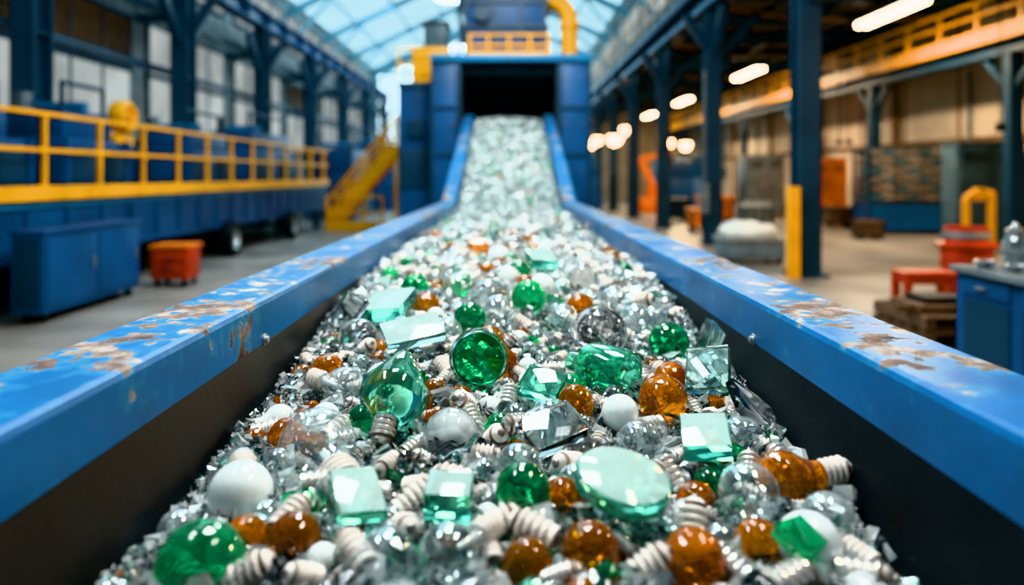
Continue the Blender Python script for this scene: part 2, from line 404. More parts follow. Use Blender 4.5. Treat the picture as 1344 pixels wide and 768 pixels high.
g.ibeam((X, YB, 6.38), (X, YF - .1, 6.38), .45, .56, 'navy'); g.box(X - .30, X - .26, YB, YF - .1, 6.1, 6.25, 'blue_lt')
for y in np.arange(YB + .5, YF - .2, 1.5):
    g.box(X - .42, X - .37, y - .025, y + .025, 6.66, 7.7, 'blue_lt')
    g.box(X - .2, X + .2, y - .03, y + .03, 6.14, 6.62, 'navy')
g.box(X - .45, X - .3, YB, YF - .1, 6.58, 6.74, 'blue')
for z in (7.15, 7.7): g.box(X - .42, X - .37, YB, YF - .1, z - .03, z + .03, 'yellow')
g.done()

g = Mesher('yellow_gantry_walkway')
X = 12.0
g.ibeam((X, YB, 4.9), (X, YF - .1, 4.9), .4, .4, 'navy')
g.box(X - .32, X - .26, YB, YF - .1, 5.05, 5.40, 'yellow'); g.box(X - .3, X + 1.2, YB, YF - .1, 5.1, 5.16, 'grey')
for z in (5.78, 6.12): g.box(X - .31, X - .25, YB, YF - .1, z - .04, z + .04, 'yellow')
for y in np.arange(YB + .5, YF - .2, 1.6): g.box(X - .31, X - .25, y - .05, y + .05, 5.3, 6.12, 'yellow')
for y in [17.6 + 6.7 * j for j in range(0, 6)]:
    g.box(X - .15, X + .15, y - .15, y + .15, 0, 4.7, 'navy'); g.beam((X, y, 3.8), (X, y + 1, 4.7), .15, .15, 'navy'); g.beam((X, y, 3.8), (X, y - 1, 4.7), .15, .15, 'navy')
g.done()

# ------------------------------------------------------------------ conveyor
ZR = CZ - .38
KY, EY, EZT = 10.5, 16.2, CZ + 1.32
def zr(y): return ZR if y < KY else ZR + (y - KY) * (EZT - ZR) / (EY - KY)

def sweep(g, prof, ys, mat, smooth=False):
    n = len(prof); vs = []; fs = []
    for y in ys:
        for (x, dz) in prof: vs.append((x, y, zr(y) + dz))
    for i in range(len(ys) - 1):
        for j in range(n):
            k2 = (j + 1) % n
            fs.append((i * n + j, i * n + k2, (i + 1) * n + k2, (i + 1) * n + j))
    fs.append(tuple(range(n))[::-1]); b = (len(ys) - 1) * n; fs.append(tuple(b + q for q in range(n)))
    g.add(vs, fs, mat, None, smooth)

conv = empty('conveyor_belt', (0, 0, 0))
Y0 = -.6
def railprof(s, xi=.75, xo=.99, top=0, bot=-.145, c=.012):
    p = [(xi, bot + c), (xi, top - c * 1.4), (xi + c * .4, top - c * .4), (xi + c * 1.4, top), (xo - c * 1.4, top), (xo - c * .4, top - c * .4), (xo, top - c * 1.4), (xo, bot + c), (xo - c, bot), (xi + c, bot)]
    return [(s * a, b) for a, b in p]
for s, nm in ((-1, 'side_rail_a'), (1, 'side_rail_b')):
    g = Mesher(nm)
    sweep(g, railprof(s), [Y0, KY - .012], 'rail'); sweep(g, railprof(s, .765, .965, -.005, -.15), [KY + .0, EY], 'rail')
    g.box(s * .80, s * .94, KY - .25, KY + .02, ZR - .14, ZR + .006, 'blue_lt', .004)
    g.done(conv)
    g = Mesher('skirt_a' if s < 0 else 'skirt_b')
    pr = [(s * .752, -.13), (s * .55, -.56), (s * .60, -.56), (s * .80, -.13)]
    sweep(g, pr, [Y0, KY, EY], 'black')
    g.box(s * .80, s * .96, Y0, KY, ZR - .62, ZR - .52, 'navy')
    for y in np.arange(0, KY, 1.5): g.box(s * .82, s * .90, y - .04, y + .04, ZR - .6, ZR - .14, 'navy')
    g.done(conv)
    g = Mesher('rail_bolt_row')
    for y in (2.27, 4.4, 6.6, 8.8):
        mt = Matrix.Translation((s * .750, y, ZR - .125)) @ Euler((0, -s * math.pi / 2, 0)).to_matrix().to_4x4()
        g.lathe([(0, 0), (.019, 0), (.019, .003), (.011, .003), (.011, .011), (.008, .013), (0, .013)], 'ltgrey', mt, 12)
    g.done(conv)
g = Mesher('belt'); sweep(g, [(-.57, -.50), (.57, -.50), (.57, -.53), (-.57, -.53)], [Y0, KY, EY + .6], 'black'); g.box(-.74, .74, Y0 - .04, Y0, ZR - .56, ZR - .02, 'navy'); g.done(conv)
g = Mesher('support_frame')
for y in (0.3, 3.3, 6.3, 9.3):
    for s in (-1, 1):
        g.box(s * .82, s * .94, y - .06, y + .06, 0, ZR - .52, 'navy'); g.box(s * .76, s * 1.0, y - .12, y + .12, 0, .02, 'navy')
    g.box(-.88, .88, y - .04, y + .04, .3, .4, 'navy'); g.box(-.88, .88, y - .05, y + .05, ZR - .66, ZR - .56, 'navy')
    g.cyl((-.8, y + .5, ZR - .60), (.8, y + .5, ZR - .60), .05, 'grey')
for s in (-1, 1):
    g.beam((s * .9, KY, ZR - .55), (s * .9, EY, EZT - .55), .12, .16, 'navy')
    for y in (12.2, 14.2): g.box(s * .84, s * .96, y - .06, y + .06, 0, zr(y) - .55, 'navy')
g.done(conv)

# ------------------------------------------------------------------ glass pile
def sm(t): t = max(0, min(1, t)); return t * t * (3 - 2 * t)
def depth(y): return .30 - .15 * sm((y - 1.2) / 3.0)
def halfw(y): return .752 - (depth(y) - .13) * .202 / .43
def psurf(x, y):
    w = halfw(y)
    return zr(y) - depth(y) + .035 * (1 - (x / w) ** 2) + .022 * noise.noise(Vector((x * 4, y * 4, 0))) + .014 * noise.noise(Vector((x * 13, y * 13, 3)))

pile = empty('recycled_glass_pile', (0, 0, 0))
g = Mesher('cullet_bed')
nx = 60; ys = list(np.arange(-.55, 4, .022)) + list(np.arange(4, 16.6, .06)); vs = []; fs = []
for y in ys:
    w = halfw(y)
    for i in range(nx + 1):
        x = -w + 2 * w * i / nx; e = .008 * (R.random() - .5)
        vs.append((x, y, psurf(x, y) - .018 + (e if 0 < i < nx else 0)))
for j in range(len(ys) - 1):
    for i in range(nx):
        a = j * (nx + 1) + i; fs.append((a, a + 1, a + nx + 2, a + nx + 1))
g.add(vs, fs, 'cullet'); g.done(pile)

def rotm(loc, s=1.0, e=None):
    if e is None: e = (R.uniform(0, 6.28), R.uniform(0, 6.28), R.uniform(0, 6.28))
    m = Matrix.Translation(loc) @ Euler(e).to_matrix().to_4x4()
    if not hasattr(s, '__len__'): s = (s, s, s)
    return m @ Matrix.Diagonal((*s, 1))

CUBEF = [(0, 1, 3, 2), (4, 6, 7, 5), (0, 4, 5, 1), (2, 3, 7, 6), (0, 2, 6, 4), (1, 5, 7, 3)]
CUBEV = np.array([(x, y, z) for x in (-.5, .5) for y in (-.5, .5) for z in (-.5, .5)])
nprng = np.random.default_rng(5)

def sphere_t(seg, rows):
    return lathe_t([(math.sin(t), -math.cos(t)) if 0 < k < rows else (0, -1 if k == 0 else 1) for k, t in enumerate(np.linspace(0, math.pi, rows + 1))], seg)
SPH_H, SPH_L = sphere_t(36, 24), sphere_t(14, 9)
def bulb_prof(n):
    p = [(0, 1)]
    for k in range(1, n): t = math.radians(142) * k / n; p.append((math.sin(t), math.cos(t)))
    p += [(.60, -.85), (.50, -1.05), (.44, -1.25), (.42, -1.4)]
    return p[::-1]
BULB_H, BULB_L = lathe_t([(0, -1.4)] + bulb_prof(18), 30), lathe_t([(0, -1.4)] + bulb_prof(7), 12)
def base_prof(nr=5, sub=4, L=1.0):
    p = [(0, 0), (.40, 0), (.44, .04)]
    for r in range(nr):
        for q in range(sub):
            t = (r + q / sub) / nr; p.append((.42 + .06 * math.sin(2 * math.pi * q / sub) - .03 * (t > .9), .06 + t * (L * .8)))
    p += [(.36, L * .90), (.24, L * 1.0), (.16, L * 1.02)]
    return p
def base_mats(prof, seg, main):
    out = []
    for (r0, _), (r1, _) in zip(prof, prof[1:]):
        groove = (r0 + r1) / 2 < .385 and r0 > .3 and r1 > .3
        out += ['groove' if groove else main] * seg
    return out
BPH, BPL = base_prof(4, 6), base_prof(4, 4)
BASE_H = lathe_t(BPH, 22); BASE_L = lathe_t(BPL, 9)
BM = {m_: (base_mats(BPH, 22, m_), base_mats(BPL, 9, m_)) for m_ in ('porcelain', 'capmetal')}
TIP = lathe_t([(.16, 1.02), (.17, 1.05), (.12, 1.10), (0, 1.12)], 10)
RINGCAP = lathe_t([(.40, 0), (.44, -.12), (.40, -.16), (.33, -.14), (.30, .1)], 20)

big = []; spheres = []
def free(x, y, r, k=.8):
    for (a, b, c) in big:
        if (a - x) ** 2 + (b - y) ** 2 < ((c + r) * k) ** 2: return False
    return True

PT = {}
def part(nm):
    if nm not in PT: PT[nm] = Mesher(nm)
    return PT[nm]

def ball(kind, x, y, r, lift=.35, hi=True):
    t = SPH_H if hi else SPH_L; z = psurf(x, y) + r * lift
    part(kind[1]).add(*t, kind[0], rotm((x, y, z), r), True); spheres.append((x, y, z, r))
KA = ('g_amber', 'amber_globes'); KG = ('g_green', 'green_globes'); KM = ('milky', 'milky_globes'); KC = ('thin', 'clear_globes'); KS = ('g_crack', 'crystal_globes')

def put_base(m, hi):
    p = part('lamp_sockets'); mn = 'porcelain' if R.random() < .6 else 'capmetal'
    p.add(*(BASE_H if hi else BASE_L), BM[mn][0 if hi else 1], m, True)
    if hi: p.add(*TIP, 'contact', m, True)
    return mn

def socket(x, y, s, z=None, d=None, hi=True):
    if d is None:
        a = R.uniform(0, 6.28); el = R.uniform(-.35, .7); d = Vector((math.cos(a) * math.cos(el), math.sin(a) * math.cos(el), math.sin(el)))
    if z is None: z = psurf(x, y) + s * .38
    q = d.to_track_quat('Z', 'Y').to_matrix().to_4x4()
    m = Matrix.Translation(Vector((x, y, z)) - d * s * .5) @ q @ Matrix.Diagonal((s * .88, s * .88, s * 1.12, 1))
    mn = put_base(m, hi)
    if hi: part('lamp_sockets').add(*RINGCAP, mn, m, True)

def bulb(kind, x, y, r, ang, el=.1, lift=.4, hi=True):
    d = Vector((math.cos(ang) * math.cos(el), math.sin(ang) * math.cos(el), math.sin(el)))
    z = psurf(x, y) + r * lift; spheres.append((x, y, z, r))
    q = (-d).to_track_quat('Z', 'Y').to_matrix().to_4x4()
    m = Matrix.Translation((x, y, z)) @ q @ Matrix.Diagonal((r, r, r, 1))
    part(kind[1]).add(*(BULB_H if hi else BULB_L), kind[0], m, True)
    qb = d.to_track_quat('Z', 'Y').to_matrix().to_4x4()
    mb = Matrix.Translation(Vector((x, y, z)) + d * r * 1.35) @ qb @ Matrix.Diagonal((r * 1.0, r * 1.0, r * 1.05, 1))
    put_base(mb, hi)
    if hi and kind[0] == 'thin':
        part('lamp_sockets').add(*lathe_t([(0, -.9), (.10, -.85), (.14, -.2), (.3, .1)], 10), 'milky', mb, True)

def blockmats(v, f, mat):
    if mat not in ('g_slab', 'g_teal'): return mat
    zm = v[:, 2].max()
    return ['g_sheen' if min(v[i, 2] for i in q) > zm - 1e-5 else mat for q in f]  # only the top faces get the painted reflection

def slab(mat, x, y, sx, sy, sz, e, lift=.02, sheen=True):
    v, f = box_t(sx, sy, sz, min(sx, sy, sz) * .05)
    part('glass_blocks').add(v, f, blockmats(v, f, mat) if sheen else mat, rotm((x, y, psurf(x, y) + lift), 1, e))
    big.append((x, y, max(sx, sy) * .5)); spheres.append((x, y, psurf(x, y) + lift, min(sx, sy) * .5))

for kd, x, y, r, lf in [(KG, -.50, 1.20, .072, .4), (KA, -.462, 1.30, .038, .6), (KA, -.366, 1.26, .045, .6), (KM, -.355, 2.09, .053, .6),
                    (KA, -.55, 2.24, .050, .6), (KA, -.53, 1.76, .045, .6), (KG, .026, 1.38, .052, .7), (KA, .10, 1.40, .040, .5), (KA, .135, 1.22, .048, .4),
                    (KA, .30, 1.20, .050, .5), (KA, .40, 1.92, .064, .8), (KM, .275, 1.83, .046, .7), (KM, .515, 1.27, .055, .5), (KC, .585, 1.36, .047, .7),
                    (KC, .455, 1.40, .058, .8), (KA, .365, 1.44, .040, .5), (KM, .145, 3.25, .055, .6), (KM, -.06, 4.2, .062, .6), (KG, -.145, 2.72, .060, .7),
                    (KG, .08, 2.97, .070, .8), (KS, -.085, 2.97, .088, .7), (KS, .30, 2.45, .092, .8), (KA, -.066, 2.47, .050, .7), (KG, .54, 2.50, .070, .6),
                    (KS, -.13, 1.68, .066, .6), (KA, -.25, 1.97, .048, .5), (KG, .17, 2.05, .05, .5), (KA, .17, 1.9, .048, .6), (KS, .18, 1.66, .045, .4), (KG, .05, 3.6, .06, .5),
                    (KC, .55, 1.75, .050, .6), (KA, .03, 1.19, .042, .5), (KA, .47, 2.15, .05, .5), (KM, -.48, 1.93, .038, .5), (KG, -.36, 1.86, .05, .4), (KC, -.59, 1.62, .045, .6),
                    (KC, -.33, 1.42, .050, .6), (KS, -.52, 2.55, .07, .5), (KG, -.2, 3.3, .06, .6), (KA, .28, 2.9, .055, .6), (KS, .34, 3.4, .07, .6), (KC, -.04, 2.75, .065, .7), (KC, .02, 1.55, .05, .6),
                    (KG, -.42, 3.3, .065, .6), (KC, .3, 1.70, .052, .6), (KC, -.2, 1.20, .05, .6), (KG, -.02, 1.78, .04, .4), (KC, .62, 2.2, .055, .6), (KC, .47, 2.7, .07, .6), (KC, -.38, 2.62, .06, .6),
                    (KA, -.33, 2.95, .055, .6), (KM, .0, 3.5, .05, .6), (KC, .2, 2.7, .06, .6), (KC, .56, 2.85, .05, .5), (KC, -.22, 2.62, .055, .5)]:
    ball(kd, x, y, r, lf); big.append((x, y, r))
for kd, x, y, r, a, el in [(KM, -.53, 1.46, .063, 1.9, .1), (KC, -.42, 1.62, .085, -1.0, -.1), (KA, .565, 1.52, .060, .1, .15), (KC, -.46, 2.06, .058, 2.6, .1),
                           (KA, -.02, 2.25, .048, 2.4, .3), (KC, .10, 1.77, .055, -2.6, .1), (KC, -.10, 1.21, .05, .8, .1), (KC, -.22, 3.2, .075, 1.0, .2), (KC, .43, 3.0, .07, -.6, .2)]:
    bulb(kd, x, y, r, a, el, .6); big.append((x, y, r))
slab('g_slab', -.275, 1.335, .085, .11, .026, (.36, .1, .45), .075)
slab('g_slab', -.108, 1.345, .085, .075, .06, (.24, .03, -.05), .06)
slab('g_slab', .425, 1.60, .100, .11, .040, (.34, -.10, -.2), .085)
slab('g_slab', .088, 1.93, .110, .085, .035, (.5, .12, -.45), .07, False)
slab('g_clear', .10, 1.67, .14, .10, .03, (.4, -.2, .5), .075)
slab('g_teal', .555, 2.06, .12, .13, .03, (.8, -.2, -.5), .09, False)
slab('g_teal', .655, 2.42, .035, .12, .11, (.2, .35, .1), .07, False)
slab('g_teal', -.31, 2.38, .19, .12, .03, (.42, -.15, .35), .10)
slab('g_slab', -.46, 2.83, .17, .17, .05, (.32, -.1, -.3), .08)
slab('g_amber', -.19, 4.5, .12, .10, .06, (.4, 0, .2), .07)
slab('g_slab', .16, 3.75, .14, .14, .05, (.34, .1, .3), .08)
slab('g_clear', -.60, 2.75, .10, .14, .03, (.9, .3, -.6), .08)
slab('g_green', .48, 1.22, .07, .06, .03, (.5, .1, .7), .06)
slab('g_clear', .62, 1.87, .15, .10, .025, (.6, .6, .4), .06)
p = part('glass_blocks')
mt = rotm((.205, 1.335, psurf(.2, 1.335) + .095), 1, (.26, .08, .3))
v, f = lathe_t([(0, -.016), (.082, -.016), (.088, -.011), (.088, .011), (.082, .016), (0, .016)], 48)
p.add(v, f, ['g_sheen' if all(v[i, 2] > .0155 for i in q) else 'g_slab' for q in f], mt, True)
big.append((.205, 1.335, .088)); spheres.append((.205, 1.335, psurf(.2, 1.335) + .095, .07))
zc = psurf(-.08, 2.1) + .09
mt = rotm((-.084, 2.10, zc), 1, (1.15, .12, .15))
p.lathe([(0, -.012), (.070, -.012), (.074, -.006), (.074, .006), (.070, .012), (0, .012)], 'g_green', mt, 40)
p.lathe([(.074, -.022), (.084, -.020), (.087, .0), (.084, .024), (.076, .028), (.073, .014), (.0735, -.012), (.074, -.022)], 'g_teal', mt, 40)
big.append((-.084, 2.10, .075)); spheres.append((-.084, 2.1, zc, .075))
mt = rotm((-.275, 1.80, psurf(-.27, 1.8) + .115), 1, (2.3, .2, 0))
v, f = lathe_t([(0, -.085), (.016, -.085), (.070, -.005), (.074, .01), (.072, .035), (.048, .058), (.032, .075), (0, .075)], 9)
p.add(v, f, 'g_slab', mt @ Matrix.Diagonal((1.15, 1.15, 1.15, 1)), False)
put_base(mt @ Matrix.Translation((0, 0, .08)) @ Matrix.Diagonal((.065, .065, .07, 1)), True)
big.append((-.275, 1.76, .085)); spheres.append((-.275, 1.80, psurf(-.27, 1.8) + .115, .08))
mt = rotm((.285, 2.12, psurf(.28, 2.1) + .06), 1, (0, 1.5, 2.5))
v, f = lathe_t([(.060, -.07), (.066, -.074), (.070, -.06), (.070, .05), (.06, .075), (.03, .10), (.026, .13), (.022, .13), (.026, .10), (.052, .07), (.063, .045), (.063, -.06), (.060, -.07)], 28)
p.add(v, f, 'g_slab', mt, True); big.append((.285, 2.12, .09)); spheres.append((.285, 2.12, psurf(.28, 2.1) + .06, .07))
for x, y, a, el in [(-.03, 1.72, -1.2, .6), (-.115, 1.5, 2.9, .2), (.19, 1.56, .6, .3), (.29, 1.52, .9, .5), (.34, 1.54, 2.0, .6), (.335, 1.34, 1.2, .9), (-.37, 1.48, .2, .1),
                    (-.26, 1.235, 2.3, .3), (-.50, 1.92, .5, .1), (-.60, 1.86, .3, .2), (.13, 1.60, -2.4, .3), (.36, 1.2, 2.1, .2), (.45, 1.17, .4, .2), (-.01, 2.45, .5, .8),
                    (.42, 2.1, 2.6, .2), (.46, 2.22, 2.2, .3), (.52, 1.6, 1.2, .4), (.58, 1.2, -.5, .1), (-.42, 1.82, 1.0, .3), (.04, 1.28, 2.7, .3), (-.30, 2.2, 1.0, .3), (.62, 2.0, .2, .3), (-.12, 1.9, -2, .5),
                    (-.40, 1.36, 1.2, .3), (-.02, 1.30, .3, .4), (.22, 1.46, 2.6, .2), (-.18, 1.43, .6, .5), (.0, 1.95, 1.4, .4), (.22, 2.3, .4, .3), (-.2, 2.25, 2.2, .3), (.62, 1.68, 1.9, .2)]:
    socket(x, y, .066, None, Vector((math.cos(a) * math.cos(el), math.sin(a) * math.cos(el), math.sin(el)))); big.append((x, y, .03))

def scatter(n, ya, yb, rmin, rmax, hi, k=.85, wk=(2.2, 1.0, 1.0, 3.6, 3.2), psock=.30):
    c = 0
    for _ in range(n * 5):
        if c >= n: break
        y = R.uniform(ya, yb); r = R.uniform(rmin, rmax); w = halfw(y) - r * 1.0; x = R.uniform(-w, w)
        if not free(x, y, r, k): continue
        c += 1; big.append((x, y, r)); t = R.random()
        kd = R.choices([KA, KG, KM, KC, KS], wk)[0]
        if t < .36: ball(kd, x, y, r * .95, R.uniform(0, .5), hi)
        elif t < .50: bulb(kd, x, y, r * .9, R.uniform(0, 6.28), R.uniform(-.2, .4), R.uniform(.1, .5), hi)
        elif t < .50 + psock: socket(x, y, min(.060, max(.04, r * R.uniform(1.3, 1.6))), None, None, hi)
        else:
            v, f = box_t(1, 1, 1, .03)
            s = (r * R.uniform(1.4, 2.4), r * R.uniform(1.2, 1.9), r * R.uniform(.3, .8))
            mt = R.choices(['g_slab', 'g_clear', 'g_teal', 'g_green', 'g_frost', 'g_amber'], [1.2, 4, 2.5, .5, 3, .4])[0]
            part('glass_blocks').add(v, f, blockmats(v, f, mt), Matrix.Translation((x, y, psurf(x, y) + .018)) @ Euler((R.uniform(-.7, .7), R.uniform(-.7, .7), R.uniform(0, 6.28))).to_matrix().to_4x4() @ Matrix.Diagonal((*s, 1)))
scatter(280, 1.0, 2.8, .022, .045, True, .78)
scatter(270, 2.8, 5.2, .028, .058, False, .8)
scatter(330, 5.2, 10.5, .03, .06, False, wk=(.7, 1.6, 2.0, 2, 2.6), psock=.18)
scatter(260, 10.5, 16.2, .035, .06, False, wk=(.3, 1.8, 2.2, 2, 2.6), psock=.14)

def curved_fragment():
    n = 6; a = R.uniform(.5, .9); b = R.uniform(.35, .8); V = []; F = []
    jit = [[R.uniform(.8, 1.15) for _ in range(n)] for _ in range(2)]
    for lay, rr in ((0, 1.0), (1, .92)):
        for i in range(n):
            for j in range(n):
                u = (i / (n - 1) * 2 - 1) * a * jit[0][j]; w_ = (j / (n - 1) * 2 - 1) * b * jit[1][i]
                V.append((rr * math.sin(u) * math.cos(w_), rr * math.sin(w_), rr * math.cos(u) * math.cos(w_) - .85))
    o = n * n
    for i in range(n - 1):
        for j in range(n - 1):
            q = i * n + j; F.append((q, q + n, q + n + 1, q + 1)); F.append((o + q, o + q + 1, o + q + n + 1, o + q + n))
    for i in range(n - 1):
        for (q0, q1) in ((i, i + 1), ((n - 1) * n + i + 1, (n - 1) * n + i), ((i + 1) * n, i * n), (i * n + n - 1, (i + 1) * n + n - 1)):
            F.append((q0, q1, o + q1, o + q0))
    return np.array(V), F
cf = Mesher('curved_glass_fragments')
for i in range(420):
    y = 1.0 + 5.5 * R.random() ** 1.6; r = R.uniform(.028, .065); w = halfw(y) - r; x = R.uniform(-w, w)
    v, f = curved_fragment()
    cf.add(v, f, R.choices(['g_clear', 'g_teal', 'g_slab', 'g_green', 'g_frost'], [6, 2.5, .8, .4, 3])[0], rotm((x, y, psurf(x, y) + r * .35), r, (R.uniform(-.9, .9), R.uniform(-.9, .9), R.uniform(0, 6.28))), True)
cf.done(pile, 30)

sh = Mesher('glass_shards')
SP = np.array(spheres)
def shards(n, ya, yb, s0, s1, lift, edge=False, w8=(9.0, 5.5, 1.2, .2, .12, .45)):
    names = ['g_clear', 'g_frost', 'g_teal', 'g_green', 'g_amber', 'milky']
    sub = SP[(SP[:, 1] > ya - .1) & (SP[:, 1] < yb + .1)]
    for _ in range(n):
        y = R.uniform(ya, yb); s = s0 + (s1 - s0) * R.random() ** 2; w = halfw(y) - s * .4
        x = R.choice((-1, 1)) * R.uniform(.82, 1.0) * w if edge else R.uniform(-w, w)
        z = psurf(x, y) + R.uniform(-.4, 1) * lift
        d = np.sqrt((sub[:, 0] - x) ** 2 + (sub[:, 1] - y) ** 2 + (sub[:, 2] - z) ** 2)
        if (d < sub[:, 3] + s * .1).any(): continue
        v = CUBEV * np.array([1, R.uniform(.45, 1), R.uniform(.25, .7)]) * s + nprng.uniform(-.22, .22, (8, 3)) * s
        if R.random() < .4: v[:4] *= .35
        sh.add(v, CUBEF, R.choices(names, w8)[0], rotm((x, y, z)))
shards(16500, .6, 3.0, .010, .044, .018)
shards(3000, .6, 3.6, .012, .034, .035, True, (5, 7, 1, .1, .1, .4))
shards(8500, 3.0, 7.0, .018, .05, .024, False, (7, 7, 1.2, .2, .1, 1.2))
shards(8500, 7.0, 16.4, .025, .065, .03, False, (5, 8, 1.4, .35, .05, 2.6))
sh.done(pile)
for nm, q in PT.items(): q.done(pile)

# ------------------------------------------------------------------ crusher machine
g = Mesher('glass_crusher_machine')
Ym = 15.7
zt = CZ + 2.52
for s in (-1, 1):
    xo = 1.66 if s < 0 else 1.74
    g.box(s * 1.05, s * xo, Ym, Ym + 4.5, 0, zt, 'blue', .03)
    g.box(s * 1.03, s * 1.11, Ym - .06, Ym, CZ + .9, zt, 'navy'); g.box(s * (xo - .07), s * xo, Ym - .05, Ym, 0, zt, 'navy')
    for z in (CZ - .6, CZ + .4, CZ + 1.4): g.box(s * 1.12, s * (xo - .08), Ym - .04, Ym, z, z + .07, 'navy')
    for z in (CZ + .1, CZ + 1.1, CZ + 2.1):
        for xx in (1.2, 1.55): g.cyl((s * xx, Ym - .02, z), (s * xx, Ym + .02, z), .03, 'grey', 8)
g.box(-1.05, 1.05, Ym, Ym + 4.5, zt - .12, zt, 'blue', .02)
g.box(-1.66, 1.74, Ym - .09, Ym, zt - .10, zt + .04, 'blue_lt', .01)
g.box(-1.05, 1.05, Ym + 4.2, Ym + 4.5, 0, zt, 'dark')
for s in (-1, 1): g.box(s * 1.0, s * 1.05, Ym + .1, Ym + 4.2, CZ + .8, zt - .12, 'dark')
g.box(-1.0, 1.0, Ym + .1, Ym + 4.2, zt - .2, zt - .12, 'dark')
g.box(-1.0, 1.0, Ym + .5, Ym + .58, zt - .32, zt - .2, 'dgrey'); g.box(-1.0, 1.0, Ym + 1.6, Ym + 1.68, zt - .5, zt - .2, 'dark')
for i in range(11): g.box(-.98 + i * .18, -.82 + i * .18, Ym + 2.4, Ym + 2.42, CZ + 1.7, zt - .2, 'black')
g.box(-2.5, -1.68, Ym + 1.0, Ym + 4.4, 0, CZ + 2.05, 'blue', .03)
g.box(-2.48, -1.72, Ym + .96, Ym + 1.0, CZ - .3, CZ + .6, 'navy', .01); g.box(-2.3, -1.9, Ym + .9, Ym + .96, CZ + .85, CZ + 1.25, 'navy', .01)
g.box(-2.52, -1.66, Ym + .95, Ym + 1.0, CZ + 1.98, CZ + 2.1, 'navy')
g.box(-2.25, -1.4, Ym + 1.4, Ym + 2.6, CZ + 2.05, CZ + 2.98, 'yellow', .04)
g.box(-2.0, -1.45, Ym + 1.6, Ym + 2.4, CZ + 2.98, CZ + 3.55, 'dgrey', .03); g.box(-2.05, -1.4, Ym + 1.55, Ym + 2.45, CZ + 3.55, CZ + 3.6, 'dark')
for x in (-2.5, -2.1): g.cyl((x, Ym + 1.05, CZ + 2.1), (x, Ym + 1.05, CZ + 2.9), .03, 'yellow', 8)
for z in (2.5, 2.88): g.cyl((-2.5, Ym + 1.05, CZ + z), (-1.7, Ym + 1.05, CZ + z), .03, 'yellow', 8)
g.box(-1.0, .85, Ym + .9, Ym + 3.8, zt, CZ + 5.6, 'blue', .03)
for z in np.arange(CZ + 3.3, CZ + 5.5, .55): g.box(-1.05, .90, Ym + .84, Ym + 3.86, z, z + .09, 'navy')
for x in (-.97, -.35, .25, .8): g.box(x - .04, x + .04, Ym + .83, Ym + .9, zt, CZ + 5.6, 'navy')
g.box(-1.25, 1.1, Ym + .7, Ym + 4.0, CZ + 4.2, CZ + 4.4, 'navy', .02)
g.tube([(-1.1, Ym + 1.2, CZ + 4.2), (-1.15, Ym + 1.0, CZ + 3.6), (-1.05, Ym + .95, CZ + 3.1), (-1.2, Ym + .9, zt)], .05, 'navy', 8)
g.cyl((-.6, Ym + .7, CZ + 3.6), (-.6, Ym + .9, CZ + 3.6), .18, 'navy', 16)
for x in (-.85, -.45, 0, .45, .85): g.cyl((x, Ym + .2, zt), (x, Ym + .2, zt + .5), .03, 'yellow', 8)
for z in (.28, .5): g.cyl((-.88, Ym + .2, zt + z), (.88, Ym + .2, zt + z), .03, 'yellow', 8)
g.box(-.9, .9, Ym + .1, Ym + .3, zt, zt + .14, 'yellow')
pts = [(.85, Ym + 1.2, CZ + 3.98)] + [(.93 + .45 * math.sin(t), Ym + 1.2, CZ + 3.5 + .48 * math.cos(t)) for t in np.linspace(.1, math.pi / 2, 8)] + [(1.38, Ym + 1.2, zt)]
g.tube(pts, .19, 'yellow', 16)
for p_ in ((1.38, Ym + 1.2, CZ + 3.35), (1.38, Ym + 1.2, zt + .05)): g.cyl(p_, (p_[0], p_[1], p_[2] + .07), .24, 'yellow', 16)
g.done()

# ------------------------------------------------------------------ left platform with railing
PX = -6.3; DZ = CZ - .22
y0, y1 = 4.0, 25.7
g = Mesher('raised_machine_platform')
g.box(-8.7, PX, y0, y1, DZ - .14, DZ, 'navy')
g.box(PX - .12, PX - .04, y0, y1, DZ - .85, DZ - .14, 'blue'); g.box(PX - .16, PX, y0, y1, DZ - .22, DZ - .13, 'blue_lt'); g.box(PX - .16, PX, y0, y1, DZ - .92, DZ - .84, 'blue')
for y in np.arange(y0 + .3, y1, .9): g.box(PX - .05, PX + .0, y - .04, y + .04, DZ - .85, DZ - .2, 'blue')
for y in np.arange(y0 + .4, y1, 4.2):
    for x in (-8.4, -6.6): g.box(x - .1, x + .1, y - .1, y + .1, 0, DZ - .14, 'navy')
g.box(-8.6, -8.5, y0, y1, .0, DZ - .14, 'navy')
for y in (16.4, 20.9):
    mt = Matrix.Translation((-6.16, y, .40)) @ Euler((0, math.pi / 2, 0)).to_matrix().to_4x4()
    g.lathe([(0, -.02), (.14, -.02), (.20, .02), (.22, .10), (.30, .13), (.38, .12), (.40, .06), (.40, -.1), (.37, -.14), (0, -.14)], 'black', mt, 28)
    g.lathe([(0, .08), (.05, .08), (.06, .04), (.17, .03), (.21, .10), (.23, .12), (.23, .10), (.2, .0)], 'ltgrey', mt, 24)
    g.cyl((-8.4, y, .4), (-6.2, y, .4), .06, 'dark')
plat = g.done()
g = Mesher('yellow_safety_railing')
g.box(PX, PX + .06, y0, y1, DZ - .12, DZ + .08, 'yellow')
for yy in list(np.arange(9.97 - 1.35 * 4, y1, 1.35)): g.box(PX, PX + .06, yy - .035, yy + .035, DZ + .08, DZ + 1.05, 'yellow')
for z in (.56, 1.05): g.box(PX - .005, PX + .065, y0, y1, DZ + z - .03, DZ + z + .03, 'yellow')
for yy in np.arange(y0, y1, 2.7): g.box(-8.66, -8.6, yy - .03, yy + .03, DZ, DZ + 1.1, 'yellow')
for z in (.6, 1.1): g.box(-8.66, -8.6, y0, y1, DZ + z - .03, DZ + z + .03, 'yellow')
